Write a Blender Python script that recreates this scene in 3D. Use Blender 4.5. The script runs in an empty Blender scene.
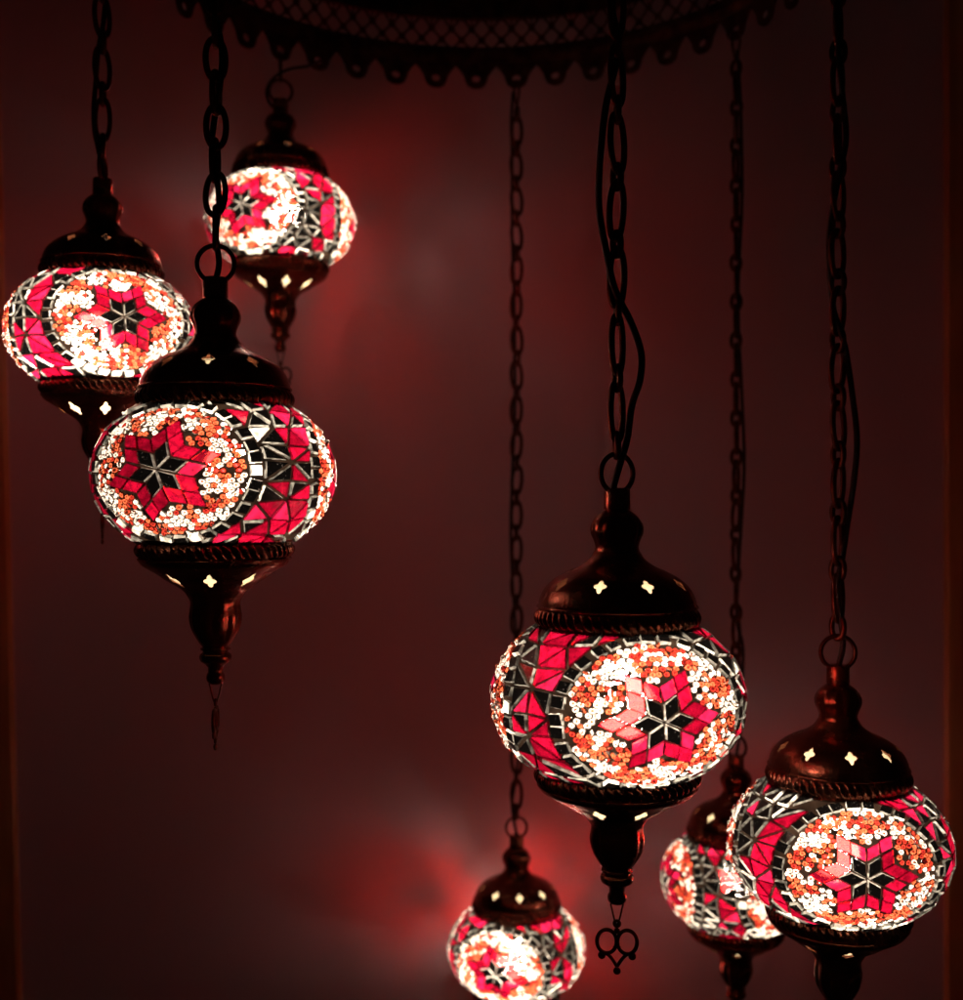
import bpy, bmesh, math, random
import numpy as np
from mathutils import Vector, Matrix

PI = math.pi
scene = bpy.context.scene
C = scene.collection

# ------------------------------------------------------------------ camera, world, exposure
F_PX = 1150.0                      # focal length in pixels of the 963 px wide photograph
cam_d = bpy.data.cameras.new('camera')
cam = bpy.data.objects.new('camera', cam_d)
C.objects.link(cam)
cam_d.sensor_fit = 'HORIZONTAL'
cam_d.sensor_width = 36.0
cam_d.lens = F_PX / 963.0 * 36.0
cam_d.clip_start = 0.02
cam_d.clip_end = 50
cam.location = (0, 0, 0)
cam.rotation_euler = (PI / 2, 0, 0)
cam_d.dof.use_dof = True
cam_d.dof.focus_distance = 0.72
cam_d.dof.aperture_fstop = 7.5
scene.camera = cam

world = bpy.data.worlds.new('World')
scene.world = world
world.use_nodes = True
world.node_tree.nodes['Background'].inputs[0].default_value = (1.0, 0.62, 0.5, 1)
world.node_tree.nodes['Background'].inputs[1].default_value = 0.0016

scene.view_settings.view_transform = 'Standard'
scene.view_settings.look = 'None'
scene.view_settings.exposure = 0.25
scene.view_settings.gamma = 1.0
scene.cycles.use_denoising = True
scene.cycles.sample_clamp_indirect = 4.0
scene.cycles.max_bounces = 8
scene.cycles.diffuse_bounces = 4
scene.cycles.transparent_max_bounces = 12
scene.cycles.caustics_refractive = True
scene.cycles.use_adaptive_sampling = False
scene.cycles.filter_width = 1.5

BULB = 190.0                        # radiance of each little bulb: the only lights of the place

R0 = 0.08                          # globe radius in metres
B_RATIO = 0.77
HOOP_C = (0.0, 1.017)
HOOP_R = 0.318
WALL_Y = 1.46

# ------------------------------------------------------------------ materials
def new_mat(name):
    m = bpy.data.materials.new(name)
    m.use_nodes = True
    nt = m.node_tree
    for n in list(nt.nodes):
        nt.nodes.remove(n)
    out = nt.nodes.new('ShaderNodeOutputMaterial')
    return m, nt, out

def glass_mat(name, body, through, refr, w_tl=0.6, w_re=0.2, w_tp=0.1, rough=0.42, gloss=0.12, var=0.25):
    """Back-lit art glass: scatters (translucent), blurs (rough refraction), lets a little straight through."""
    m, nt, out = new_mat(name)
    N, L = nt.nodes.new, nt.links.new
    tc = N('ShaderNodeTexCoord')
    noi = N('ShaderNodeTexNoise'); noi.inputs['Scale'].default_value = 240; noi.inputs['Detail'].default_value = 4
    L(tc.outputs['Object'], noi.inputs['Vector'])
    vr = N('ShaderNodeMapRange')
    vr.inputs[1].default_value = 0.36; vr.inputs[2].default_value = 0.64
    vr.inputs[3].default_value = 1 - var; vr.inputs[4].default_value = 1.0
    L(noi.outputs[0], vr.inputs[0])
    mul = N('ShaderNodeMix'); mul.data_type = 'RGBA'; mul.blend_type = 'MULTIPLY'
    mul.inputs['Factor'].default_value = 1
    mul.inputs[6].default_value = (*body, 1)
    L(vr.outputs[0], mul.inputs[7])
    tl = N('ShaderNodeBsdfTranslucent'); L(mul.outputs[2], tl.inputs['Color'])
    re = N('ShaderNodeBsdfRefraction'); re.distribution = 'GGX'
    re.inputs['Color'].default_value = (*refr, 1); re.inputs['Roughness'].default_value = rough
    re.inputs['IOR'].default_value = 1.12
    tp = N('ShaderNodeBsdfTransparent'); tp.inputs['Color'].default_value = (*through, 1)
    gl = N('ShaderNodeBsdfGlossy'); gl.inputs['Roughness'].default_value = gloss
    gl.inputs['Color'].default_value = (0.9, 0.9, 0.9, 1)
    a = N('ShaderNodeMixShader'); a.inputs[0].default_value = w_re / (w_tl + w_re)
    L(tl.outputs[0], a.inputs[1]); L(re.outputs[0], a.inputs[2])
    b = N('ShaderNodeMixShader'); b.inputs[0].default_value = w_tp
    L(a.outputs[0], b.inputs[1]); L(tp.outputs[0], b.inputs[2])
    c = N('ShaderNodeMixShader')
    lw = N('ShaderNodeLayerWeight'); lw.inputs['Blend'].default_value = 0.5
    pw = N('ShaderNodeMath'); pw.operation = 'POWER'; pw.inputs[1].default_value = 5.0
    L(lw.outputs['Facing'], pw.inputs[0])
    ma = N('ShaderNodeMath'); ma.operation = 'MULTIPLY_ADD'; ma.inputs[1].default_value = 0.6; ma.inputs[2].default_value = 0.04
    L(pw.outputs[0], ma.inputs[0])
    L(ma.outputs[0], c.inputs[0]); L(b.outputs[0], c.inputs[1]); L(gl.outputs[0], c.inputs[2])
    L(c.outputs[0], out.inputs['Surface'])
    return m

M = {}
M['red'] = glass_mat('crimson_glass', (0.118, 0.0008, 0.008), (0.95, 0.008, 0.008), (1.0, 0.16, 0.12), 0.75, 0.006, 0.15, 0.30, var=0.55)
M['red_deep'] = glass_mat('deep_crimson_glass', (0.058, 0.0004, 0.004), (0.9, 0.006, 0.006), (0.9, 0.10, 0.08), 0.8, 0.004, 0.14, 0.30, var=0.55)
M['red_pink'] = glass_mat('pink_crimson_glass', (0.155, 0.003, 0.018), (1.0, 0.010, 0.010), (1.0, 0.28, 0.22), 0.7, 0.008, 0.15, 0.30, var=0.5)
M['white_bead'] = glass_mat('white_seed_bead', (0.34, 0.30, 0.275), (1, 0.9, 0.8), (1, 0.95, 0.85), 0.8, 0.0, 0.0, 0.5, var=0.3)
M['orange_bead'] = glass_mat('orange_seed_bead', (0.23, 0.042, 0.018), (1, 0.2, 0.05), (1, 0.35, 0.06), 0.75, 0.001, 0.0, 0.5)
M['rust_bead'] = glass_mat('rust_seed_bead', (0.13, 0.010, 0.006), (1, 0.12, 0.04), (1, 0.15, 0.05), 0.75, 0.001, 0.0, 0.5)
M['clear_edge'] = glass_mat('clear_glass_edge', (0.66, 0.63, 0.58), (1, 0.95, 0.9), (1, 0.95, 0.9), 0.6, 0.01, 0.0, 0.4, var=0.75)
M['silver_edge'] = glass_mat('silvery_glass_edge', (0.17, 0.165, 0.15), (1, 0.95, 0.9), (1, 0.95, 0.9), 0.6, 0.01, 0.0, 0.4, var=0.8)
M['clear_tile'] = glass_mat('frosted_clear_tile', (0.24, 0.228, 0.20), (1, 0.95, 0.9), (0.8, 0.75, 0.7), 0.8, 0.01, 0.0, 0.4, var=0.7)
M['milk_glass'] = glass_mat('milk_glass', (0.17, 0.14, 0.09), (1, 0.9, 0.75), (1, 0.9, 0.75), 0.8, 0.0, 0.0, 0.5)

def mirror_tile():
    m, nt, out = new_mat('smoked_mirror_tile')
    N, L = nt.nodes.new, nt.links.new
    p = N('ShaderNodeBsdfPrincipled')
    tc = N('ShaderNodeTexCoord'); noi = N('ShaderNodeTexNoise')
    noi.inputs['Scale'].default_value = 900; noi.inputs['Detail'].default_value = 3
    L(tc.outputs['Object'], noi.inputs['Vector'])
    cr = N('ShaderNodeValToRGB')
    cr.color_ramp.elements[0].position = 0.66; cr.color_ramp.elements[0].color = (0.004, 0.0035, 0.0035, 1)
    cr.color_ramp.elements[1].position = 0.74; cr.color_ramp.elements[1].color = (0.22, 0.2, 0.19, 1)
    L(noi.outputs[0], cr.inputs[0]); L(cr.outputs[0], p.inputs['Base Color'])
    p.inputs['Roughness'].default_value = 0.18
    tl = N('ShaderNodeBsdfTranslucent'); L(cr.outputs[0], tl.inputs['Color'])
    mx = N('ShaderNodeMixShader'); mx.inputs[0].default_value = 0.08
    L(p.outputs[0], mx.inputs[1]); L(tl.outputs[0], mx.inputs[2])
    L(mx.outputs[0], out.inputs['Surface'])
    return m
M['mirror'] = mirror_tile()

def grout():
    m, nt, out = new_mat('dark_grout')
    N, L = nt.nodes.new, nt.links.new
    p = N('ShaderNodeBsdfPrincipled')
    p.inputs['Base Color'].default_value = (0.05, 0.036, 0.03, 1); p.inputs['Roughness'].default_value = 0.6
    tc = N('ShaderNodeTexCoord'); noi = N('ShaderNodeTexNoise')
    noi.inputs['Scale'].default_value = 90; noi.inputs['Detail'].default_value = 3
    L(tc.outputs['Object'], noi.inputs['Vector'])
    cr = N('ShaderNodeValToRGB')
    cr.color_ramp.elements[0].position = 0.35; cr.color_ramp.elements[0].color = (0.0008, 0.0005, 0.0004, 1)
    cr.color_ramp.elements[1].position = 0.75; cr.color_ramp.elements[1].color = (0.010, 0.006, 0.004, 1)
    L(noi.outputs[0], cr.inputs[0])
    tl = N('ShaderNodeBsdfTranslucent'); L(cr.outputs[0], tl.inputs['Color'])
    mx = N('ShaderNodeMixShader'); mx.inputs[0].default_value = 0.6
    L(p.outputs[0], mx.inputs[1]); L(tl.outputs[0], mx.inputs[2])
    L(mx.outputs[0], out.inputs['Surface'])
    return m
M['grout'] = grout()

def metal(name, c0, c1, rough0, rough1, bump=0.15):
    m, nt, out = new_mat(name)
    N, L = nt.nodes.new, nt.links.new
    p = N('ShaderNodeBsdfPrincipled'); p.inputs['Metallic'].default_value = 0.9
    tc = N('ShaderNodeTexCoord'); noi = N('ShaderNodeTexNoise')
    noi.inputs['Scale'].default_value = 70; noi.inputs['Detail'].default_value = 6
    L(tc.outputs['Object'], noi.inputs['Vector'])
    cr = N('ShaderNodeValToRGB')
    cr.color_ramp.elements[0].position = 0.38; cr.color_ramp.elements[0].color = (*c0, 1)
    cr.color_ramp.elements[1].position = 0.66; cr.color_ramp.elements[1].color = (*c1, 1)
    L(noi.outputs[0], cr.inputs[0]); L(cr.outputs[0], p.inputs['Base Color'])
    mr = N('ShaderNodeMapRange'); mr.inputs[3].default_value = rough0; mr.inputs[4].default_value = rough1
    L(noi.outputs[0], mr.inputs[0]); L(mr.outputs[0], p.inputs['Roughness'])
    n2 = N('ShaderNodeTexNoise'); n2.inputs['Scale'].default_value = 420; n2.inputs['Detail'].default_value = 3
    L(tc.outputs['Object'], n2.inputs['Vector'])
    bp = N('ShaderNodeBump'); bp.inputs['Strength'].default_value = bump; bp.inputs['Distance'].default_value = 0.0006
    L(n2.outputs[0], bp.inputs['Height']); L(bp.outputs[0], p.inputs['Normal'])
    L(p.outputs[0], out.inputs['Surface'])
    return m
M['bronze'] = metal('aged_copper', (0.20, 0.065, 0.04), (0.36, 0.13, 0.08), 0.14, 0.36, bump=0.5)
M['chain'] = metal('chain_copper', (0.06, 0.022, 0.014), (0.16, 0.055, 0.035), 0.3, 0.5)
M['hoop'] = metal('hoop_metal', (0.08, 0.03, 0.02), (0.2, 0.08, 0.05), 0.35, 0.55)

def plain(name, col, rough):
    m, nt, out = new_mat(name)
    p = nt.nodes.new('ShaderNodeBsdfPrincipled')
    p.inputs['Base Color'].default_value = (*col, 1); p.inputs['Roughness'].default_value = rough
    nt.links.new(p.outputs[0], out.inputs['Surface'])
    return m
M['cable'] = plain('black_cable', (0.012, 0.009, 0.008), 0.55)

def emission(name, col, s):
    m, nt, out = new_mat(name)
    e = nt.nodes.new('ShaderNodeEmission')
    e.inputs[0].default_value = (*col, 1); e.inputs[1].default_value = s
    nt.links.new(e.outputs[0], out.inputs['Surface'])
    return m
M['bulb'] = emission('bulb_glow', (1.0, 0.84, 0.66), BULB)
M['bulb_bright'] = emission('bright_bulb_glow', (1.0, 0.84, 0.66), BULB * 1.6)

def wall_mat():
    m, nt, out = new_mat('satin_wall')
    N, L = nt.nodes.new, nt.links.new
    p = N('ShaderNodeBsdfPrincipled')
    tc = N('ShaderNodeTexCoord')
    mp = N('ShaderNodeMapping'); mp.inputs['Scale'].default_value = (6, 6, 1.2)
    L(tc.outputs['Object'], mp.inputs['Vector'])
    noi = N('ShaderNodeTexNoise'); noi.inputs['Scale'].default_value = 1.0; noi.inputs['Detail'].default_value = 5
    L(mp.outputs[0], noi.inputs['Vector'])
    cr = N('ShaderNodeValToRGB')
    cr.color_ramp.elements[0].position = 0.3; cr.color_ramp.elements[0].color = (0.80, 0.49, 0.56, 1)
    cr.color_ramp.elements[1].position = 0.7; cr.color_ramp.elements[1].color = (0.84, 0.54, 0.61, 1)
    L(noi.outputs[0], cr.inputs[0]); L(cr.outputs[0], p.inputs['Base Color'])
    mr = N('ShaderNodeMapRange'); mr.inputs[3].default_value = 0.42; mr.inputs[4].default_value = 0.52
    L(noi.outputs[0], mr.inputs[0]); L(mr.outputs[0], p.inputs['Roughness'])
    n2 = N('ShaderNodeTexNoise'); n2.inputs['Scale'].default_value = 300; n2.inputs['Detail'].default_value = 2
    L(tc.outputs['Object'], n2.inputs['Vector'])
    bp = N('ShaderNodeBump'); bp.inputs['Strength'].default_value = 0.12; bp.inputs['Distance'].default_value = 0.001
    L(n2.outputs[0], bp.inputs['Height']); L(bp.outputs[0], p.inputs['Normal'])
    L(p.outputs[0], out.inputs['Surface'])
    return m
M['wall'] = wall_mat()

def wood_mat():
    m, nt, out = new_mat('orange_brown_wood')
    N, L = nt.nodes.new, nt.links.new
    p = N('ShaderNodeBsdfPrincipled'); p.inputs['Roughness'].default_value = 0.45
    tc = N('ShaderNodeTexCoord')
    mp = N('ShaderNodeMapping'); mp.inputs['Scale'].default_value = (60, 60, 5)
    L(tc.outputs['Object'], mp.inputs['Vector'])
    noi = N('ShaderNodeTexNoise'); noi.inputs['Scale'].default_value = 1.0; noi.inputs['Detail'].default_value = 6
    L(mp.outputs[0], noi.inputs['Vector'])
    cr = N('ShaderNodeValToRGB')
    cr.color_ramp.elements[0].position = 0.35; cr.color_ramp.elements[0].color = (0.58, 0.20, 0.08, 1)
    cr.color_ramp.elements[1].position = 0.7; cr.color_ramp.elements[1].color = (0.80, 0.34, 0.15, 1)
    L(noi.outputs[0], cr.inputs[0]); L(cr.outputs[0], p.inputs['Base Color'])
    L(p.outputs[0], out.inputs['Surface'])
    return m
M['wood'] = wood_mat()

# ------------------------------------------------------------------ mesh helpers
def link(name, me, parent=None, loc=None, rotz=0.0):
    o = bpy.data.objects.new(name, me)
    C.objects.link(o)
    if parent is not None:
        o.parent = parent
    if loc is not None:
        o.location = loc
    if rotz:
        o.rotation_euler = (0, 0, rotz)
    return o

def tag(o, label=None, cat=None, group=None, kind=None):
    if label: o['label'] = label
    if cat: o['category'] = cat
    if group: o['group'] = group
    if kind: o['kind'] = kind
    return o

class MB:
    """collects polygons with material indices"""
    def __init__(self):
        self.v = []; self.f = []; self.m = []; self.n = 0
        self.chunks = []           # (verts array, quads array, material index)
    def add(self, verts, faces, mi=0):
        b = self.n
        self.v.append(np.asarray(verts, dtype=float)); self.n += len(verts)
        for f in faces:
            self.f.append(tuple(int(i) + b for i in f)); self.m.append(mi)
    def add_np(self, verts, faces, mi):
        """faces: ndarray (k, 4), mi scalar or ndarray(k)"""
        b = self.n
        self.v.append(verts); self.n += len(verts)
        self.f.extend(map(tuple, (faces + b).tolist()))
        self.m.extend([mi] * len(faces) if np.isscalar(mi) else list(mi))
    def mesh(self, name, mats, smooth=True, scale=1.0):
        me = bpy.data.meshes.new(name)
        V = np.concatenate(self.v) * scale
        me.from_pydata(V.tolist(), [], self.f)
        for m in mats:
            me.materials.append(m)
        me.polygons.foreach_set('material_index', np.array(self.m, dtype=np.int32))
        sm = np.ones(len(me.polygons), dtype=bool) if smooth is True else (np.zeros(len(me.polygons), dtype=bool) if smooth is False else np.isin(np.array(self.m), smooth))
        me.polygons.foreach_set('use_smooth', sm)
        me.update()
        return me

def lathe(mb, prof, n=96, mod=None, closed=False, mi=0, caps=True):
    """prof: list of (r, z); mod(theta array, r, z) -> r array"""
    th = np.linspace(0, 2 * PI, n, endpoint=False)
    vs = []
    for r, z in prof:
        rr = np.full(n, r) if mod is None else mod(th, r, z)
        vs.append(np.stack([rr * np.cos(th), rr * np.sin(th), np.full(n, z)], 1))
    V = np.concatenate(vs)
    k = len(prof)
    fs = []
    rng = range(k) if closed else range(k - 1)
    i = np.arange(n); j = (i + 1) % n
    for a in rng:
        b = (a + 1) % k
        fs.append(np.stack([a * n + i, a * n + j, b * n + j, b * n + i], 1))
    mb.add_np(V, np.concatenate(fs), mi)
    if caps and not closed:
        base = mb.n - len(V)
        if prof[0][0] > 1e-5:
            mb.f.append(tuple(base + q for q in range(n))[::-1]); mb.m.append(mi)
        if prof[-1][0] > 1e-5:
            mb.f.append(tuple(base + (k - 1) * n + q for q in range(n))); mb.m.append(mi)

def tube(mb, pts, r, n=8, closed=False, mi=0, flat=None):
    P = np.array(pts, dtype=float)
    k = len(P)
    if closed:
        T = np.roll(P, -1, 0) - np.roll(P, 1, 0)
    else:
        T = np.gradient(P, axis=0)
    T /= np.linalg.norm(T, axis=1)[:, None] + 1e-12
    up = np.array([0.123, 0.981, 0.15])
    if abs(T[:, :] @ up).max() > 0.97: up = np.array([0.9, 0.1, 0.42])
    U = np.cross(T, up); U /= np.linalg.norm(U, axis=1)[:, None]
    W = np.cross(T, U)
    a = np.linspace(0, 2 * PI, n, endpoint=False)
    rad = np.full(k, r) if np.isscalar(r) else np.array(r)
    V = (P[:, None, :] + rad[:, None, None] * (np.cos(a)[None, :, None] * U[:, None, :] + np.sin(a)[None, :, None] * W[:, None, :])).reshape(-1, 3)
    i = np.arange(n); j = (i + 1) % n
    fs = []
    for s in range(k if closed else k - 1):
        t = (s + 1) % k
        fs.append(np.stack([s * n + i, s * n + j, t * n + j, t * n + i], 1))
    mb.add_np(V, np.concatenate(fs), mi)
    if not closed:
        base = mb.n - len(V)
        mb.f.append(tuple(base + q for q in range(n))[::-1]); mb.m.append(mi)
        mb.f.append(tuple(base + (k - 1) * n + q for q in range(n))); mb.m.append(mi)

def catmull(pts, n=8):
    P = [np.array(p, dtype=float) for p in pts]
    P = [2 * P[0] - P[1]] + P + [2 * P[-1] - P[-2]]
    out = []
    for i in range(1, len(P) - 2):
        for t in np.linspace(0, 1, n, endpoint=False):
            a, b, c, d = P[i - 1], P[i], P[i + 1], P[i + 2]
            out.append(0.5 * ((2 * b) + (-a + c) * t + (2 * a - 5 * b + 4 * c - d) * t * t + (-a + 3 * b - 3 * c + d) * t ** 3))
    out.append(P[-2])
    return out

def smooth_prof(pts, n=5):
    return [(max(float(p[0]), 0.0), float(p[1])) for p in catmull(pts, n)]

# ------------------------------------------------------------------ the setting
mb = MB()
W2, Z2 = 2.2, 1.6
mb.add([(-W2, WALL_Y, -Z2), (W2, WALL_Y, -Z2), (W2, WALL_Y, Z2), (-W2, WALL_Y, Z2),
        (-W2, WALL_Y + .05, -Z2), (W2, WALL_Y + .05, -Z2), (W2, WALL_Y + .05, Z2), (-W2, WALL_Y + .05, Z2)],
       [(0, 1, 2, 3), (7, 6, 5, 4), (0, 3, 7, 4), (1, 5, 6, 2), (3, 2, 6, 7), (0, 4, 5, 1)])
tag(link('wall', mb.mesh('wall', [M['wall']], smooth=False)), kind='structure')

def post(name, x0, x1, y0, y1, tilt, label, flip=1):
    """wooden edge board standing proud of the wall, bevelled front edges"""
    m = MB(); b = 0.004
    sec = [(x0, y1), (x0, y0 + b), (x0 + b, y0), (x1 - b, y0), (x1, y0 + b), (x1, y1)]
    n = len(sec)
    vs = []
    for z, dx in ((-1.5, -tilt), (1.5, tilt)):
        vs += [(x + dx, y, z) for x, y in sec]
    m.add(vs, [(i, (i + 1) % n, n + (i + 1) % n, n + i) for i in range(n)] + [tuple(range(n))[::-1], tuple(range(n, 2 * n))])
    o = link(name, m.mesh(name, [M['wood']], smooth=False))
    return tag(o, label, 'wooden post')
post('wooden_post', 0.5865, 0.72, 1.452, WALL_Y - 0.0005, 0.0, 'upright orange brown wooden board at the right edge beside the lowest right lamps')
post('wooden_post', -0.75, -0.598, 1.452, WALL_Y - 0.0005, -0.036, 'dim leaning brown wooden board along the left edge of the wall')

# ------------------------------------------------------------------ globe mosaic
A_, B_ = 0.945, 0.685

def unit_to_surf(D, h=0.0):
    """D (n,3) unit parametric directions -> ellipsoid surface, pushed out by h along the normal"""
    D = np.atleast_2d(D)
    P = D * np.array([A_, A_, B_])
    Nn = D / np.array([A_, A_, B_]); Nn /= np.linalg.norm(Nn, axis=1)[:, None]
    return P + Nn * (np.asarray(h).reshape(-1, 1) if not np.isscalar(h) else h), Nn

def fy(r):
    return 1.27 - 0.2 * np.clip(r / 0.8, 0, 1.1)

class Med:
    def __init__(self, lam, phi=0.0, rot=0.0):
        self.lam = lam
        self.c = np.array([math.cos(phi) * math.cos(lam), math.cos(phi) * math.sin(lam), math.sin(phi)])
        self.e = np.array([-math.sin(lam), math.cos(lam), 0.0])
        self.n = np.cross(self.c, self.e)
        self.rot = rot
    def dirs(self, xy):
        xy = np.atleast_2d(np.asarray(xy, dtype=float))
        r0 = np.hypot(xy[:, 0], xy[:, 1])
        x = xy[:, 0]; y = xy[:, 1] * fy(r0)
        r = np.hypot(x, y) + 1e-9
        s = np.sin(r) / r
        return np.cos(r)[:, None] * self.c + (s * x)[:, None] * self.e + (s * y)[:, None] * self.n
    def radius(self, D):
        """plane radius of unit directions"""
        D = np.atleast_2d(D)
        ca = np.clip(D @ self.c, -1, 1); a = np.arccos(ca)
        ex = D @ self.e; ey = D @ self.n
        k = a / (np.hypot(ex, ey) + 1e-9)
        x = ex * k; y = ey * k
        r = np.hypot(x, y)
        for _ in range(6):
            r = np.hypot(x, y / fy(r))
        return r

def inset(poly, d):
    """inset a convex polygon (counter-clockwise) by d; None when it vanishes"""
    P = [np.array(p, float) for p in poly]; n = len(P)
    out = []
    for i in range(n):
        a, b, c = P[i - 1], P[i], P[(i + 1) % n]
        e1 = b - a; e2 = c - b
        l1 = np.linalg.norm(e1); l2 = np.linalg.norm(e2)
        if l1 < 1e-6 or l2 < 1e-6: return None
        n1 = np.array([-e1[1], e1[0]]) / l1; n2 = np.array([-e2[1], e2[0]]) / l2
        q = n1 + n2; dd = 1 + n1 @ n2
        if dd < 0.05: return None
        out.append(b + q * d / dd)
    ar = 0; ar0 = 0
    for i in range(n):
        a, b = out[i - 1], out[i]; ar += a[0] * b[1] - b[0] * a[1]
        a, b = P[i - 1], P[i]; ar0 += a[0] * b[1] - b[0] * a[1]
        e0 = P[i] - P[i - 1]; e = out[i] - out[i - 1]
        if e0 @ e <= 0: return None
    if ar <= 0.02 * ar0: return None
    return out

# material slots of the globe mesh
GM = ['grout', 'red', 'red_deep', 'red_pink', 'white_bead', 'orange_bead', 'rust_bead', 'clear_edge', 'clear_tile', 'mirror', 'milk_glass', 'silver_edge']
GI = {k: i for i, k in enumerate(GM)}

# seed bead template: the outer half of a doughnut (the rest is sunk in the grout)
def bead_template(nu=11, nv=6):
    R, r = 0.66, 0.36
    u = np.linspace(0, 2 * PI, nu, endpoint=False)
    v = np.linspace(-0.35, PI + 0.5, nv)
    V = []
    for b in v:
        rr = R + r * math.cos(b)
        V.append(np.stack([rr * np.cos(u), rr * np.sin(u), np.full(nu, r * math.sin(b))], 1))
    V = np.concatenate(V)
    i = np.arange(nu); j = (i + 1) % nu
    F = np.concatenate([np.stack([a * nu + i, a * nu + j, (a + 1) * nu + j, (a + 1) * nu + i], 1) for a in range(nv - 1)])
    P = np.arange((nv - 1) * nu, nv * nu)          # inner rim of the hole, closed by an added plug coloured dimmer to shade it
    return V, F, P
BV, BF, BP = bead_template()

NL, NP = 640, 210
PHI_MAX = 0.96

def globe(seed, lam_front, star_rot, mi_white=0.5, gap_jit=0.0):
    """returns (globe mesh, [star meshes])"""
    rnd = random.Random(seed); rs = np.random.RandomState(seed)
    mbg = MB()
    lam_c = (np.arange(NL) + 0.5) / NL * 2 * PI
    phi_c = -PHI_MAX + (np.arange(NP) + 0.5) / NP * 2 * PHI_MAX
    cover = np.zeros((NP, NL), dtype=bool)
    CL, SL = np.cos(lam_c), np.sin(lam_c)
    def window(D, pad):
        c = D.mean(0); c /= np.linalg.norm(c)
        lam = math.atan2(c[1], c[0]); phi = math.asin(max(-1, min(1, c[2])))
        rad = max(np.arccos(np.clip(D @ c, -1, 1)).max(), pad) + 0.01
        p0 = int((phi - rad + PHI_MAX) / (2 * PHI_MAX) * NP) - 1; p1 = int((phi + rad + PHI_MAX) / (2 * PHI_MAX) * NP) + 2
        p0 = max(p0, 0); p1 = min(p1, NP)
        if p1 <= p0: return None
        w = rad / max(math.cos(abs(phi) + rad) if abs(phi) + rad < 1.4 else 0.2, 0.2)
        l0 = int((lam - w) / (2 * PI) * NL) - 1; l1 = int((lam + w) / (2 * PI) * NL) + 2
        li = np.arange(l0, l1) % NL; pi_ = np.arange(p0, p1)
        cp = np.cos(phi_c[pi_])[:, None]; sp = np.sin(phi_c[pi_])[:, None]
        X = np.stack([cp * CL[li][None, :], cp * SL[li][None, :], np.repeat(sp, len(li), 1)], -1)
        return pi_, li, X, c
    def cover_poly(D):
        w = window(D, 0.0)
        if w is None: return
        pi_, li, X, c = w
        ok = np.ones(X.shape[:2], dtype=bool)
        for i in range(len(D)):
            nn = np.cross(D[i - 1], D[i])
            if nn @ c < 0: nn = -nn
            ok &= (X @ nn) > 0
        cover[np.ix_(pi_, li)] |= ok
    def cover_disc(d, r):
        w = window(d[None, :], r)
        if w is None: return
        pi_, li, X, c = w
        cover[np.ix_(pi_, li)] |= (X @ d) > math.cos(r)

    def tile(target, mapf, poly, top, side, h=0.03, bev=0.012, gap=0.005, curve=0.0):
        P0 = inset(poly, gap)
        if P0 is None: return False
        P1 = inset(P0, bev)
        if P1 is None:
            P1 = inset(P0, bev * 0.45)
            if P1 is None: return False
        D0 = mapf(np.array(P0)); D1 = mapf(np.array(P1))
        if abs(D0[:, 2]).min() > math.sin(0.95): return False
        n = len(P0)
        S0, _ = unit_to_surf(D0, -0.004)
        hh = h * (1 + rs.uniform(-0.22, 0.22, n))
        S1, _ = unit_to_surf(D1, hh)
        cc = S1.mean(0) * 1.0
        side_f = [(i, (i + 1) % n, n + (i + 1) % n, n + i) for i in range(n)]
        target.add(np.concatenate([S0, S1]), side_f, GI[side])
        target.add(S1, [tuple(range(n))], GI[top])
        Pm = inset(P0, 0.003) or P0
        cover_poly(mapf(np.array(Pm)))
        return True

    def ccw(poly):
        a = 0
        for i in range(len(poly)):
            p, q = poly[i - 1], poly[i]; a += p[0] * q[1] - q[0] * p[1]
        return poly if a > 0 else poly[::-1]

    # positions of the three medallions
    jit = [0.0, rnd.uniform(-gap_jit, gap_jit), rnd.uniform(-gap_jit, gap_jit)]
    meds = []
    for k in range(3):
        meds.append(Med(lam_front + k * 2 * PI / 3 + jit[k], rnd.uniform(-0.03, 0.03), star_rot + (0 if k == 0 else rnd.uniform(-0.4, 0.4))))
    stars = []
    s = rnd.uniform(0.140, 0.149)
    dR = rnd.uniform(-0.03, 0.012)
    R_BEAD, R_RING, R_OUT = 0.722 + dR, 0.782 + dR, 0.845 + dR
    FILL = rnd.uniform(0.20, 0.24)
    for md in meds:
        st = MB(); stars.append(st)
        # ---- six-pointed star: every point a big lozenge of four small ones, the inner one smoked mirror
        rot = md.rot
        for k in range(6):
            a0 = rot + k * PI / 3; a1 = a0 + PI / 3
            u = np.array([math.cos(a0), math.sin(a0)]) * s; v = np.array([math.cos(a1), math.sin(a1)]) * s
            jx = lambda: rs.uniform(-0.008, 0.008, 2)
            for i in (0, 1):
                for j in (0, 1):
                    o = u * i + v * j
                    poly = [o + jx() * (i + j > 0), o + u + jx(), o + u + v + jx(), o + v + jx()]
                    if i == 0 and j == 0:
                        # slimmer lozenge so that thin wedges show between the star's points
                        mid = (u + v) / 2
                        poly = [o + (u + v) * 0.02, mid + (u - mid) * 0.88 + jx() * 0.5, (u + v) * 0.985, mid + (v - mid) * 0.88 + jx() * 0.5]
                        tile(st, md.dirs, ccw(poly), 'mirror', 'clear_edge', h=0.030, bev=0.0065, gap=0.001)
                    else:
                        top = rnd.choices(['red', 'red_deep', 'red_pink'], [5, 3, 2])[0]
                        tile(st, md.dirs, ccw(poly), top, top, h=0.022, bev=0.005, gap=rnd.uniform(0.002, 0.006))
        # ---- ring of smoked mirror squares
        nsq = rnd.choice([30, 31, 32, 33, 34])
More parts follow.
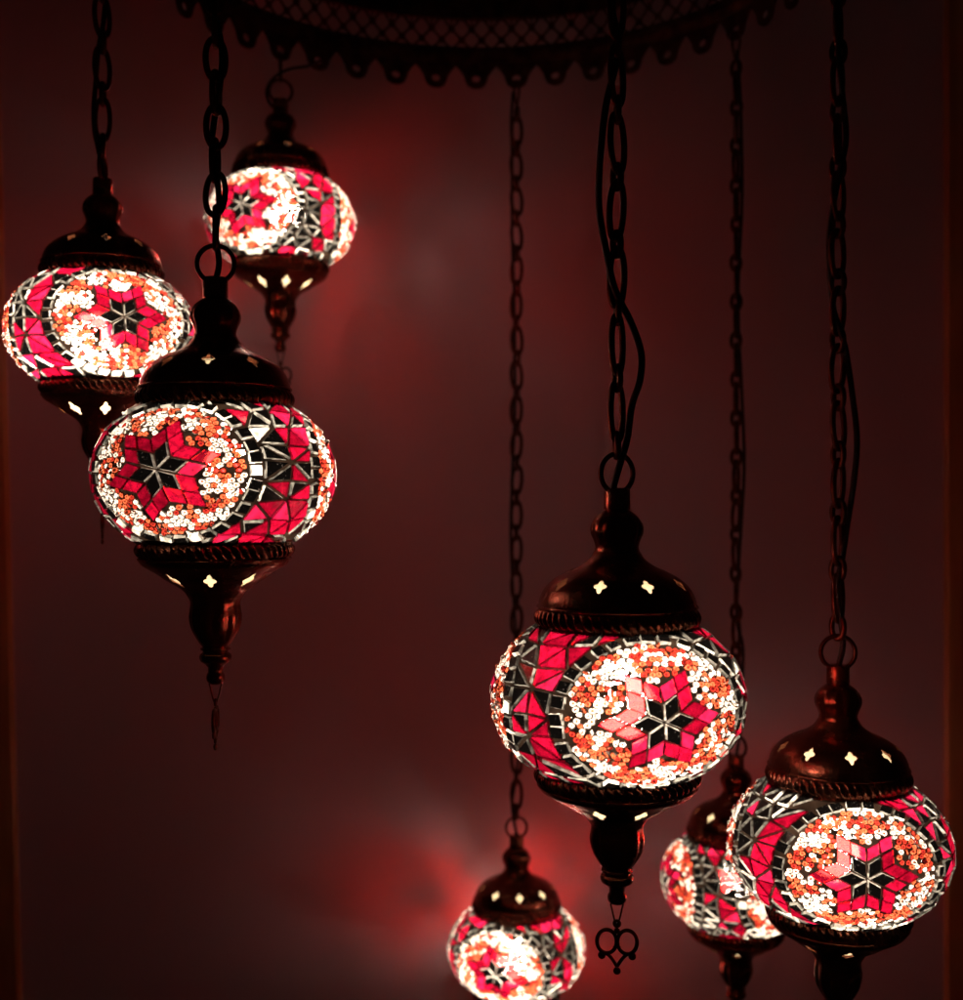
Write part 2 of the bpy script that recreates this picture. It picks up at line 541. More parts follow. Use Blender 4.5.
        for k in range(nsq):
            th = (k + rnd.uniform(-0.12, 0.12)) * 2 * PI / nsq
            cx, cy = R_RING * math.cos(th), R_RING * math.sin(th)
            w = 0.066 + rnd.uniform(-0.008, 0.006); hh = 0.056 + rnd.uniform(-0.007, 0.006)
            ta = th + rnd.uniform(-0.14, 0.14)
            tx, ty = -math.sin(ta), math.cos(ta); nx, ny = math.cos(ta), math.sin(ta)
            poly = [(cx + tx * w * a * rnd.uniform(0.93, 1.05) + nx * hh * b, cy + ty * w * a + ny * hh * b * rnd.uniform(0.93, 1.05)) for a, b in ((-1, -1), (1, -1), (1, 1), (-1, 1))]
            lit = rnd.random() < (0.5 if math.sin(th) < -0.7 else 0.02)
            tile(mbg, md.dirs, ccw([np.array(p) for p in poly]), 'clear_tile' if lit else 'mirror', 'clear_edge' if rnd.random() < 0.25 else 'silver_edge', h=0.028, bev=0.0085, gap=0.003)
        # ---- seed beads
        tips = []
        for k in range(6):
            a = rot + k * PI / 3
            tips.append((2 * s * math.cos(a), 2 * s * math.sin(a)))
            a += PI / 6
            tips.append((2 * s * math.sqrt(3) * math.cos(a), 2 * s * math.sqrt(3) * math.sin(a)))
        T = np.array(tips)
        def in_star(p, m):
            r = math.hypot(*p)
            if r < 1e-6: return True
            for i in range(12):
                a, b = T[i - 1], T[i]
                den = p[0] * (b[1] - a[1]) - p[1] * (b[0] - a[0])
                if abs(den) < 1e-12: continue
                t = (a[0] * (b[1] - a[1]) - a[1] * (b[0] - a[0])) / den
                u_ = (a[0] * p[1] - a[1] * p[0]) / den
                if t > 0 and 0 <= u_ <= 1:
                    return r < t * r + m * 1.15
            return False
        sp = 0.0575
        pts = []
        rows = int(2 * R_BEAD / (sp * 0.866)) + 2
        ph = rs.uniform(0, 6.28, 8); kk = rs.uniform(10, 26, 8); an = rs.uniform(0, 6.28, 8)
        for i in range(-rows, rows + 1):
            for j in range(-rows, rows + 1):
                x = (j + 0.5 * (i % 2)) * sp + rs.normal(0, 0.0085); y = i * sp * 0.866 + rs.normal(0, 0.0085)
                if math.hypot(x, y) > R_BEAD - 0.018 or in_star((x, y), 0.024): continue
                if rs.rand() < 0.04: continue
                pts.append((x, y))
        # relax a little so that the beads do not run into each other
        P = np.array(pts)
        for _ in range(6):
            d = P[:, None, :] - P[None, :, :]
            L = np.hypot(d[..., 0], d[..., 1]) + np.eye(len(P))
            push = np.clip(0.051 - L, 0, None) / L * 0.35
            P = P + (d * push[..., None]).sum(1)
        D = md.dirs(P)
        S, Nn = unit_to_surf(D, 0.0)
        for i in range(len(P)):
            x, y = P[i]
            if abs(D[i, 2]) > math.sin(0.93): continue
            n1 = sum(math.sin(kk[q] * (x * math.cos(an[q]) + y * math.sin(an[q])) + ph[q]) for q in range(8)) / 2.2
            wv = n1 + rs.normal(0, 0.9)
            if wv > 0.12: mat = 'white_bead'
            elif rs.rand() < 0.58: mat = 'orange_bead'
            else: mat = 'rust_bead'
            sc = rs.uniform(0.0235, 0.0295)
            nn = Nn[i]
            t1 = np.cross(nn, [0, 0, 1]); t1 /= np.linalg.norm(t1); t2 = np.cross(nn, t1)
            a = rs.uniform(0, 2 * PI)
            e1 = t1 * math.cos(a) + t2 * math.sin(a); e2 = np.cross(nn, e1)
            if rs.rand() < 0.3: tilt = rs.uniform(0.5, 1.2)
            else: tilt = rs.normal(0, 0.16)
            e2r = e2 * math.cos(tilt) + nn * math.sin(tilt); nr = nn * math.cos(tilt) - e2 * math.sin(tilt)
            V = (BV[:, 0:1] * e1 + BV[:, 1:2] * e2r + BV[:, 2:3] * nr) * sc + S[i] + nn * (0.004 + 0.4 * sc * abs(math.sin(tilt)))
            mbg.add_np(V, BF, GI[mat])
            mbg.f.append(tuple(int(q) + mbg.n - len(V) for q in BP)); mbg.m.append(GI[{'white_bead': 'orange_bead', 'orange_bead': 'rust_bead', 'rust_bead': 'red_deep'}[mat]])
            cover_disc(D[i], 0.0245)
    # ---- triangles filling the three lenses between the medallions
    order = sorted(meds, key=lambda m: m.lam)
    for k in range(3):
        m0 = order[k]; m1 = order[(k + 1) % 3]
        l0 = m0.lam; l1 = m1.lam + (2 * PI if k == 2 else 0)
        def dl(md, phi, sgn):
            lo, hi = 0.0, 1.2
            def R(dlam):
                l = md.lam + sgn * dlam
                return md.radius(np.array([[math.cos(phi) * math.cos(l), math.cos(phi) * math.sin(l), math.sin(phi)]]))[0]
            if R(0.0) > R_OUT: return 0.0
            for _ in range(22):
                mid = (lo + hi) / 2
                if R(mid) < R_OUT: lo = mid
                else: hi = mid
            return lo
        nr = rnd.choice([8, 9])
        rows = []
        for i in range(nr + 1):
            phi = -0.945 + 1.89 * i / nr
            a = l0 + dl(m0, phi, 1); b = l1 - dl(m1, phi, -1)
            n = max(1, int(round((b - a) * math.cos(phi) / FILL)))
            row = []
            for q in range(n + 1):
                t = q / n
                jit_ = 0 if q in (0, n) else 0.032
                row.append(np.array([a + (b - a) * t + rs.uniform(-jit_, jit_) / math.cos(phi), phi + rs.uniform(-0.03, 0.03)]))
            rows.append(row)
        mid_l = (l0 + l1) / 2
        tris = []
        for i in range(nr):
            A, Bq = rows[i], rows[i + 1]
            ia = ib = 0
            while ia < len(A) - 1 or ib < len(Bq) - 1:
                ta = (ia + 1) / max(len(A) - 1, 1) if ia < len(A) - 1 else 9
                tb = (ib + 1) / max(len(Bq) - 1, 1) if ib < len(Bq) - 1 else 9
                if abs(ta - tb) < 1e-6:
                    adv = 'a' if (i + ia) % 2 else 'b'
                else:
                    adv = 'a' if ta < tb else 'b'
                if adv == 'a':
                    tris.append([A[ia], A[ia + 1], Bq[ib]]); ia += 1
                else:
                    tris.append([A[ia], Bq[ib + 1], Bq[ib]]); ib += 1
        last = 0
        for tr in tris:
            cphi = sum(p[1] for p in tr) / 3
            def mp(xy, cphi=cphi):
                xy = np.atleast_2d(xy)
                l = mid_l + xy[:, 0] / math.cos(cphi); p = xy[:, 1] / 1.15
                return np.stack([np.cos(p) * np.cos(l), np.cos(p) * np.sin(l), np.sin(p)], 1)
            poly = ccw([np.array([(p[0] - mid_l) * math.cos(cphi), p[1] * 1.15]) for p in tr])
            cl_ = sum(p[0] for p in tr) / 3
            ea = l0 + dl(m0, cphi, 1); eb = l1 - dl(m1, cphi, -1)
            tt = (cl_ - ea) / max(eb - ea, 1e-3)
            if rnd.random() < ((0.25 if tt < 0.5 else 0.82) if abs(cphi) < 0.6 else 0.5):
                last = 0
                top = rnd.choices(['red', 'red_deep', 'red_pink'], [5, 3, 2])[0]
                tile(mbg, mp, poly, top, top, h=0.022, bev=0.005, gap=0.009)
            else:
                last = 1
                tile(mbg, mp, poly, 'clear_tile' if rnd.random() < 0.02 else 'mirror', 'clear_edge' if rnd.random() < 0.2 else 'silver_edge', h=0.028, bev=0.0085, gap=0.013)
    # ---- grout shell with openings where glass sits on it
    lamv = np.arange(NL) / NL * 2 * PI
    phiv = -PHI_MAX + np.arange(NP + 1) / NP * 2 * PHI_MAX
    G = np.stack([np.cos(phiv)[:, None] * np.cos(lamv)[None, :], np.cos(phiv)[:, None] * np.sin(lamv)[None, :], np.repeat(np.sin(phiv)[:, None], NL, 1)], -1).reshape(-1, 3)
    G = G * np.array([A_, A_, B_])
    pi_, li = np.nonzero(~cover)
    l2 = (li + 1) % NL
    Q = np.stack([pi_ * NL + li, pi_ * NL + l2, (pi_ + 1) * NL + l2, (pi_ + 1) * NL + li], 1)
    mbg.add_np(G, Q, GI['grout'])
    # ---- plain frosted shoulders of the glass, inside the metal caps
    zt = B_ * math.sin(PHI_MAX); rt = A_ * math.cos(PHI_MAX)
    lathe(mbg, smooth_prof([(rt, zt), (0.525, 0.62), (0.49, 0.72), (0.40, 0.815), (0.28, 0.88), (0.14, 0.92)], 4), 64, mi=GI['milk_glass'], caps=False)
    lathe(mbg, smooth_prof([(rt, -zt), (0.545, -0.66), (0.50, -0.725), (0.42, -0.79), (0.34, -0.84), (0.25, -0.89), (0.15, -0.92)], 4), 64, mi=GI['milk_glass'], caps=False)
    smooth_ids = [GI['grout'], GI['white_bead'], GI['orange_bead'], GI['rust_bead'], GI['milk_glass']]
    mats = [M[k] for k in GM]
    gm = mbg.mesh('glass_globe', mats, smooth=smooth_ids, scale=R0)
    sm = [st.mesh('star_inlay', mats, smooth=[], scale=R0) for st in stars]
    return gm, sm

# ------------------------------------------------------------------ metal caps (in globe radii, then scaled)
def star_cutter(mbm, origin, normal, size, depth, tall=1.2):
    """four-pointed rounded star prism along normal"""
    nn = Vector(normal).normalized()
    up = Vector((0, 0, 1)); t1 = nn.cross(up).normalized(); t2 = t1.cross(nn).normalized()
    pts = []
    for i in range(24):
        a = i * 2 * PI / 24
        r = size * (0.60 + 0.40 * abs(math.cos(2 * a)) ** 1.8)
        pts.append((r * math.cos(a), r * math.sin(a)))
    n = len(pts); vs = []
    for d in (-depth, depth):
        for x, y in pts:
            p = Vector(origin) + t1 * x + t2 * y * tall + nn * d
            vs.append(tuple(p))
    mbm.add(vs, [(i, (i + 1) % n, n + (i + 1) % n, n + i) for i in range(n)] + [tuple(range(n))[::-1], tuple(range(n, 2 * n))])

def boolean_cut(me, cut_me):
    bm = bmesh.new(); bm.from_mesh(cut_me); bmesh.ops.recalc_face_normals(bm, faces=bm.faces); bm.to_mesh(cut_me); bm.free()
    a = bpy.data.objects.new('tmp_a', me); b = bpy.data.objects.new('tmp_b', cut_me)
    C.objects.link(a); C.objects.link(b)
    md = a.modifiers.new('b', 'BOOLEAN'); md.operation = 'DIFFERENCE'; md.object = b; md.solver = 'EXACT'
    dg = bpy.context.evaluated_depsgraph_get(); dg.update()
    ev = a.evaluated_get(dg)
    res = bpy.data.meshes.new_from_object(ev); print('cut', len(me.polygons), len(cut_me.polygons), len(res.polygons))
    bpy.data.objects.remove(a); bpy.data.objects.remove(b)
    return res

def norm_from_prof(prof, z):
    best = min(range(1, len(prof) - 1), key=lambda i: abs(prof[i][1] - z))
    r0, z0 = prof[best - 1]; r1, z1 = prof[best + 1]
    dr, dz = r1 - r0, z1 - z0
    n = Vector((dz, 0, -dr)).normalized()
    if n.x < 0: n = -n
    return prof[best][0], prof[best][1], n

def fluted(z0, z1, amp, n):
    def f(th, r, z):
        w = 0.0
        if z0 < z < z1:
            w = math.sin(PI * (z - z0) / (z1 - z0))
        return r * (1 - amp * w * (0.5 + 0.5 * np.cos(n * th)) ** 2)
    return f

def make_caps():
    t = 0.007
    # --- top cap: dome (with star holes), then neck onion
    dome_o = smooth_prof([(0.598, 0.775), (0.585, 0.83), (0.545, 0.90), (0.47, 0.965), (0.375, 1.015), (0.29, 1.05), (0.215, 1.10), (0.172, 1.16)], 5)
    def shell_mesh(outer, n=96):
        m = MB()
        inner = [(r - t, z - t * (0.5 if outer[0][1] < outer[-1][1] else -0.5)) for r, z in outer][::-1]
        lathe(m, outer + inner, n, closed=True)
        me = m.mesh('cap', [M['bronze']], smooth=True)
        bm = bmesh.new(); bm.from_mesh(me); bmesh.ops.recalc_face_normals(bm, faces=bm.faces); bm.to_mesh(me); bm.free()
        return me
    dome = shell_mesh(dome_o)
    cut = MB()
    r, z, nn = norm_from_prof(dome_o, 0.945)
    for k in range(9):
        a = k * 2 * PI / 9
        rot = Matrix.Rotation(a, 3, 'Z')
        star_cutter(cut, rot @ Vector((r, 0, z)), rot @ nn, 0.050, 0.07, 1.35)
    dome = boolean_cut(dome, cut.mesh('cut', [M['bronze']], smooth=False))
    m = MB()
    V = np.zeros(len(dome.vertices) * 3); dome.vertices.foreach_get('co', V); V = V.reshape(-1, 3)
    m.add(V, [tuple(p.vertices) for p in dome.polygons])
    lathe(m, smooth_prof([(0.172, 1.155), (0.165, 1.19), (0.178, 1.235), (0.202, 1.29), (0.20, 1.345), (0.165, 1.40), (0.115, 1.44), (0.085, 1.455)], 4) +
          [(0.098, 1.458), (0.100, 1.465), (0.098, 1.60), (0.092, 1.61), (0.05, 1.612), (0.0, 1.612)], 64, mod=fluted(1.18, 1.42, 0.05, 12), caps=False)
    top = m.mesh('top_cap', [M['bronze']], smooth=True, scale=R0)
    # --- rope band of the top cap
    def rope_prof(z0, z1, r, bulge):
        P = []
        for i in range(13):
            u = i / 12; P.append((r + bulge * math.sin(PI * u) ** 0.7, z0 + (z1 - z0) * u))
        return P
    def rope_mod(z0, z1, n, amp, sgn):
        def f(th, r, z):
            u = (z - z0) / (z1 - z0)
            w = math.sin(PI * min(max(u, 0), 1)) if 0 < u < 1 else 0
            return r + amp * w * (np.abs(np.cos(n / 2 * th + sgn * 2.6 * u)) ** 0.7 - 0.6)
        return f
    m = MB()
    lathe(m, [(0.55, 0.585), (0.592, 0.585), (0.604, 0.592), (0.607, 0.606), (0.600, 0.616), (0.590, 0.62)], 128, caps=False)
    lathe(m, rope_prof(0.616, 0.756, 0.588, 0.026), 448, mod=rope_mod(0.616, 0.756, 56, 0.046, 1), caps=False)
    lathe(m, [(0.588, 0.754), (0.604, 0.755), (0.611, 0.760), (0.612, 0.766), (0.606, 0.773), (0.598, 0.778), (0.57, 0.782)], 128, caps=False)
    band_top = m.mesh('rope_band', [M['bronze']], smooth=True, scale=R0)
    # --- bottom cap
    bowl_o = smooth_prof([(0.600, -0.775), (0.575, -0.81), (0.52, -0.845), (0.455, -0.885), (0.385, -0.935), (0.30, -0.985), (0.245, -1.03), (0.212, -1.08)], 5)
    bowl = shell_mesh(bowl_o)
    cut = MB()
    r, z, nn = norm_from_prof(bowl_o, -0.925)
    for k in range(8):
        a = k * 2 * PI / 8
        rot = Matrix.Rotation(a, 3, 'Z')
        star_cutter(cut, rot @ Vector((r, 0, z)), rot @ nn, 0.050, 0.09, 2.1)
    bowl = boolean_cut(bowl, cut.mesh('cut', [M['bronze']], smooth=False))
    m = MB()
    V = np.zeros(len(bowl.vertices) * 3); bowl.vertices.foreach_get('co', V); V = V.reshape(-1, 3)
    m.add(V, [tuple(p.vertices) for p in bowl.polygons])
    bottom = m.mesh('bottom_cap', [M['bronze']], smooth=True, scale=R0)
    m = MB()
    lathe(m, [(0.55, -0.585), (0.602, -0.585), (0.615, -0.595), (0.617, -0.612), (0.606, -0.626), (0.594, -0.63)], 128, caps=False)
    lathe(m, rope_prof(-0.622, -0.756, 0.590, 0.026), 448, mod=rope_mod(-0.622, -0.756, 56, 0.046, -1), caps=False)
    lathe(m, [(0.590, -0.754), (0.604, -0.755), (0.610, -0.759), (0.610, -0.765), (0.602, -0.775), (0.57, -0.785)], 128, caps=False)
    band_bot = m.mesh('rope_band', [M['bronze']], smooth=True, scale=R0)
    # --- finial
    m = MB()
    lathe(m, smooth_prof([(0.212, -1.075), (0.198, -1.12), (0.204, -1.18), (0.210, -1.24), (0.195, -1.32), (0.155, -1.40), (0.118, -1.455), (0.10, -1.475)], 4) +
          [(0.118, -1.482), (0.120, -1.495), (0.104, -1.503), (0.100, -1.512)] +
          smooth_prof([(0.098, -1.515), (0.122, -1.535), (0.128, -1.56), (0.116, -1.59), (0.085, -1.61), (0.072, -1.625)], 3) +
          [(0.058, -1.64), (0.058, -1.675)] +
          smooth_prof([(0.058, -1.678), (0.070, -1.70), (0.073, -1.73), (0.060, -1.76), (0.03, -1.778), (0.0, -1.782)], 3), 64, mod=fluted(-1.45, -1.09, 0.10, 10), caps=False)
    fin = m.mesh('finial', [M['bronze']], smooth=True, scale=R0)
    return top, band_top, bottom, band_bot, fin

TOP, BAND_T, BOTTOM, BAND_B, FINIAL = make_caps()

# ring on the cap's neck
def ring_mesh(R, r, name, sx=1.0, n=40):
    m = MB()
    tube(m, [(R * sx * math.cos(a), 0, R * math.sin(a)) for a in np.linspace(0, 2 * PI, n, endpoint=False)], r, 8, closed=True)
    return m.mesh(name, [M['chain']], smooth=True)
RING_R = 0.148 * R0
RING = ring_mesh(RING_R, 0.020 * R0, 'hanging_ring')

# a chain link: an oval of wire with a seam where its ends meet
def link_mesh(L, W, d, squeeze=0.0):
    m = MB(); pts = []
    n = 36
    h, w = L / 2 - d / 2, W / 2 - d / 2
    for i in range(n):
        a = 2 * PI * i / n + 0.09
        x = w * math.copysign(abs(math.cos(a)) ** 0.85, math.cos(a)); z = h * math.sin(a)
        x *= 1 - squeeze * (z / h)
        pts.append((x, 0, z))
    P = np.array(pts)
    tube(m, P, d / 2, 8, closed=True)
    return m.mesh('chain_link', [M['chain']], smooth=True)

def wire_mesh(L):
    m = MB(); w = 0.045 * R0
    pts = catmull([(0.0, 0, 0.012 * R0), (-w, 0, -0.02 * R0), (-w * 0.9, 0, -L * 0.35), (-0.012 * R0, 0, -L), (0.012 * R0, 0, -L), (w * 0.9, 0, -L * 0.35), (w, 0, -0.02 * R0), (0, 0, 0.012 * R0)], 6)
    tube(m, pts, 0.007 * R0, 6)
    return m.mesh('wire_loop', [M['chain']], smooth=True)
WIRE = wire_mesh(0.17 * R0)

def charm_mesh():
    """openwork heart charm: two hoops, crossing tails, little balls (origin at its eye)"""
    m = MB(); k = R0 / 129.0; q = 1 / 7.14 * k
    def P(x, y): return ((x - 386) * q, 0, -(y - 480) * q)
    w = 11 * q
    def flat(pts, r): tube(m, catmull([P(*p) for p in pts], 6), r, 8)
    eye = [(386 + 20 * math.cos(a), 497 + 20 * math.sin(a)) for a in np.linspace(0, 2 * PI, 13)]
    flat(eye, w)
    for s in (-1, 1):
        f = lambda x: 386 + s * (x - 386)
        flat([(f(457 - 68 * math.cos(t)), 624 - 82 * math.sin(t)) for t in np.linspace(0, 2 * PI, 20)], w * 1.25)
        flat([(f(490), 705), (f(455), 712), (f(420), 745), (f(388), 795)], w * 1.15)
        flat([(f(408), 668), (f(386), 652)], w)
        m2 = [(f(492) + 18 * math.cos(a), 722 + 18 * math.sin(a)) for a in np.linspace(0, 2 * PI, 9)]
        flat(m2, w * 0.9)
    def ball(x, y, r):
        c = P(x, y); mb2 = []
        n = 12
        prof = [(r * math.sin(t), c[2] - r * math.cos(t)) for t in np.linspace(0, PI, 8)]
        th = np.linspace(0, 2 * PI, n, endpoint=False)
        V = np.concatenate([np.stack([c[0] + pr * np.cos(th), pr * 0.6 * np.sin(th), np.full(n, pz)], 1) for pr, pz in prof])
        i = np.arange(n); j = (i + 1) % n
        Fq = np.concatenate([np.stack([a * n + i, a * n + j, (a + 1) * n + j, (a + 1) * n + i], 1) for a in range(7)])
        m.add_np(V, Fq, 0)
    ball(386, 828, 27 * q); ball(386, 548, 22 * q)
    for s in (-1, 1): ball(386 + s * 106, 728, 20 * q)
    return m.mesh('heart_charm', [M['chain']], smooth=True)
CHARM = charm_mesh()

def bulb_mesh(mat='bulb'):
    m = MB()
    r = 0.018
    prof = [(r * math.sin(t), -r * math.cos(t)) for t in np.linspace(0.0, PI * 0.78, 7)]
    prof += [(r * 0.55, r * 1.05), (r * 0.5, r * 1.5), (0.0, r * 1.52)]
    lathe(m, prof, 14, caps=False)
    return m.mesh('light_bulb', [M[mat]], smooth=True)
BULB_ME = bulb_mesh(); BULB_BRIGHT = bulb_mesh('bulb_bright')

def socket_mesh():
    m = MB()
    lathe(m, [(0.0, 0.018), (0.0075, 0.018), (0.0085, 0.020), (0.0085, 0.055), (0.0065, 0.058), (0.0065, 0.112)], 20, caps=True)
    return m.mesh('bulb_socket', [M['cable']], smooth=False)
SOCKET = socket_mesh()

# ------------------------------------------------------------------ lamps: measured from the photograph
# cx, cy = globe centre in the photo, w = its width there, near/far = which side of the hoop
G7 = 'mosaic pendant lamps hanging from one metal hoop'
LAMPS = [
 dict(k='A', cx=102.5, cy=331, w=188, near=True, star=12, srot=-0.45, seed=11, cap=4, bulb=(-0.006, -0.004, -0.016), twist=25, charm=106,
      chain=(0.225, 0.125, 0.10),
      cable=[(108, -60), (106, -20), (105, 5), (103, 25), (98, 52), (96, 80), (94, 108), (95, 132), (99, 152), (103, 175), (104, 192)],
      label='mosaic lamp at the left edge, partly hidden by the large front lamp below it'),
 dict(k='B', cx=215.5, cy=474.5, w=243, near=True, star=-25.5, srot=-0.23, seed=29, cap=-6, bulb=(0.010, 0.004, 0.003), twist=10, charm=96,
      chain=(0.178, 0.178, 0.105),
      cable=[(214, -120), (221, -60), (214, 0), (222, 50), (220, 85), (216, 110), (212, 140), (215, 165), (219, 200), (216, 235), (219, 262), (221, 275)],
      label='large sharp mosaic lamp on the left, its star left of dark triangles'),
 dict(k='C', cx=280.5, cy=222, w=151, near=False, star=-29, srot=-0.4, seed=37, cap=10, bulb=(0.008, -0.004, 0.006), twist=85, charm=35,
      chain=None,
      cable=[(322, 60), (308, 66), (290, 69), (276, 76), (267, 88), (268, 100), (276, 109), (282, 114)],
      label='highest mosaic lamp, blurred and hung close under the hoop behind the large left lamp'),
 dict(k='D', cx=516.5, cy=948, w=139, near=False, star=-17, srot=0.3, seed=43, cap=5, bulb=(-0.004, 0.0, -0.016), twist=5, charm=30,
      chain=(0.225, 0.125, 0.098),
      cable=[(513, 92), (511, 125), (512, 155), (512, 230), (514, 300), (515, 400), (512, 480), (511, 550), (515, 620), (519, 700), (517, 770), (512, 805), (515, 836)],
      label='smallest and lowest mosaic lamp, at bottom centre, cut off by the lower edge'),
 dict(k='E', cx=617, cy=697, w=258, near=True, star=19.5, srot=-0.46, seed=51, cap=26, bulb=(0.003, -0.010, -0.004), twist=8, charm=-6,
      low=0.90, chain=(0.235, 0.11, 0.082),
      cable=[(612, -260), (606, -180), (618, -90), (612, 0), (618, 50), (606, 105), (600, 160), (599, 208), (606, 250), (615, 290), (630, 320), (641, 352), (640, 380), (632, 405), (627, 440), (618, 470), (613, 490), (617, 500)],
      label='largest mosaic lamp, right of centre, with a black heart charm dangling from its finial'),
 dict(k='F', cx=736, cy=879, w=153, near=False, star=48, srot=0.0, seed=67, cap=2, bulb=(0.0, -0.004, 0.0), twist=65, charm=60,
      chain=(0.225, 0.125, 0.098),
      cable=[(737, 50), (740, 90), (741, 130), (742, 200), (738, 300), (742, 400), (744, 470), (739, 560), (737, 620), (743, 650), (741, 720), (737, 775)],
      label='blurred mosaic lamp partly hidden behind the right front lamp'),
 dict(k='G', cx=838, cy=844, w=221, near=True, star=13.6, srot=-0.52, seed=73, cap=12, bulb=(-0.006, -0.008, -0.002), twist=50, charm=40,
      chain=(0.225, 0.125, 0.098),
      cable=[(838, -170), (834, -90), (832, -30), (837, 10), (839, 60), (843, 100), (846, 140), (838, 180), (829, 235), (832, 300), (840, 330), (846, 352), (853, 400), (857, 440), (854, 480), (848, 520), (842, 560), (837, 590), (843, 640), (843, 668)],
      label='rightmost mosaic lamp with a copper lit cap, overlapping the blurred lamp at its left'),
]
SH = 0.085              # the caps grip the globe this much closer to its middle
HOOP_Z = 0.484        # where the hooks pass through the trim
pos = {}
for L in LAMPS:
    sx = (L['cx'] - 481.5) / F_PX
    # point of the hoop circle on the sight line
    a = 1 + sx * sx; b = -2 * HOOP_C[1]; c = HOOP_C[1] ** 2 - HOOP_R ** 2
    disc = math.sqrt(max(b * b - 4 * a * c, 0))
    d = (-b - disc) / (2 * a) if L['near'] else (-b + disc) / (2 * a)
    L['d'] = d; L['x'] = sx * d; L['z'] = (500 - L['cy']) / F_PX * d
    L['s'] = 1.02 * L['w'] * d / F_PX / (2 * R0)
    print(L['k'], 'depth %.3f x %.3f z %.3f size %.3f' % (d, L['x'], L['z'], L['s']))

for L in LAMPS:
    s = L['s']; d = L['d']
    root = bpy.data.objects.new('pendant_lamp', None)
    C.objects.link(root)
    root.location = (L['x'], d, L['z'])
    tag(root, L['label'], 'pendant lamp', G7)
    view = math.atan2(-d, -L['x'])               # azimuth from the lamp towards the camera
    gm, sm = globe(L['seed'], view + math.radians(L['star']), L['srot'], gap_jit=0.06)
    g = link('glass_globe', gm, root)
    g.scale = (s, s, s)
    for m_ in sm:
        link('star_inlay', m_, g)
    bl = link('light_bulb', BULB_BRIGHT if L['k'] in 'ACD' else BULB_ME, root, loc=L['bulb'])
    sk = link('bulb_socket', SOCKET, root, loc=(L['bulb'][0] * 0.3, L['bulb'][1] * 0.3, 0)); sk.scale = (s, s, s)
    # metal work, each lamp hanging a little differently turned
    ca = view + math.radians(L['cap'])
    for me, bd, nm in ((TOP, BAND_T, 'top_cap'), (BOTTOM, BAND_B, 'bottom_cap')):
        o = link(nm, me, root, loc=(0, 0, (-SH if nm == 'top_cap' else SH) * R0 * s), rotz=ca); o.scale = (s, s, s * (1.06 if nm == 'top_cap' else L.get('low', 1.0)))
        if nm == 'bottom_cap': o.location.z += (L.get('low', 1.0) - 1) * 0.585 * R0 * s
        if nm == 'top_cap': o.location.z -= 0.06 * 0.585 * R0 * s
        link('rope_band', bd, o)
    lw = L.get('low', 1.0); o = link('finial', FINIAL, root, loc=(0, 0, (SH + (lw - 1) * 0.585) * R0 * s), rotz=ca); o.scale = (s, s, s * lw)
    ch = math.radians(L['charm'])
    o = link('wire_loop', WIRE, root, loc=(0, 0, (-1.745 * lw + (lw - 1) * 0.585 + SH) * R0 * s), rotz=0.15); o.scale = (s, s, s)
    o = link('heart_charm', CHARM, root, loc=(0, 0, (-1.745 * lw - 0.16 + (lw - 1) * 0.585 + SH) * R0 * s), rotz=ch); o.scale = (s, s, s)
    tw = math.radians(L['twist'])
    zr = (1.66 - SH) * R0 * s + RING_R * 0.84 * s
    ring_tw = {'B': 0.12, 'E': 0.5, 'C': 0.2, 'G': -0.15, 'D': 0.1}.get(L['k'], tw + 1.2)
    o = link('hanging_ring', RING, root, loc=(0, 0, zr), rotz=ring_tw); o.scale = (s, s, s)
    # chain: alternating long and short links up to the trim of the hoop
    top = HOOP_Z - L['z']
    z0 = zr + RING_R * s
    rr = random.Random(L['seed'])
    if L['chain'] is None:
        ln = top - z0 + 0.006
        me = link_mesh(ln, 0.0075, 0.0028)
        link('chain_link', me, root, loc=(0, 0, (top + z0) / 2), rotz=tw)
    else:
        L1, L2, W_ = [v * 2 * R0 * s for v in L['chain']]
        wd = 0.0255 * 2 * R0 * s
        hook_l = 0.032
        length = top - hook_l + 0.006 - z0
        pair = L1 + L2 - 4 * wd
        npair = max(1, round((length - L2) / pair))
        n = 2 * npair + 1
        tot = npair * (L1 + L2 - 4 * wd) + L2 - 2 * wd + 2 * wd
        f = (length + 0.004) / tot
        me1 = link_mesh(L1 * f, W_, wd); me2 = link_mesh(L2 * f, W_ * 0.86, wd)
        z = z0 - wd * 1.0
        for i in range(n):
            LL = (L2 if i % 2 == 0 else L1) * f
            me = me2 if i % 2 == 0 else me1
            zc = z + LL / 2
            u = (zc - z0) / max(length, 1e-6)
            base = tw + 0.18 * math.sin(3.1 * u + L['seed'])
            o = link('chain_link', me, root, loc=(rr.uniform(-.0004, .0004), rr.uniform(-.0004, .0004), zc), rotz=base + (PI / 2 if i % 2 == 0 else 0) + rr.uniform(-0.30, 0.30))
            o.rotation_euler.y = rr.uniform(-0.08, 0.08)
            z += LL - 2 * wd * f
        hk = link_mesh(hook_l, 0.010, 0.0026, squeeze=-0.65)
        link('chain_hook', hk, root, loc=(0, 0, top - hook_l / 2 + 0.003), rotz=0.15 + (0 if L['k'] != 'D' else 0.6))
    # the flex winding round the chain
    pts = []
    for i, (px, py) in enumerate(L['cable']):
        dep = d + 0.0045 * math.sin(i * 1.9 + L['seed']) * (0.3 if i > len(L['cable']) - 3 else 1)
        pts.append(((px - 481.5) / F_PX * dep - L['x'], dep - d, (500 - py) / F_PX * dep - L['z']))
    pts[-1] = (0.0004, 0.0, 1.575 * R0 * s)      # the flex enters the neck of the cap
    m = MB(); tube(m, catmull(pts, 6), 0.0021 * (s if d < 1.1 else 0.8), 8)
    link('power_cable', m.mesh('power_cable', [M['cable']], smooth=True), root)

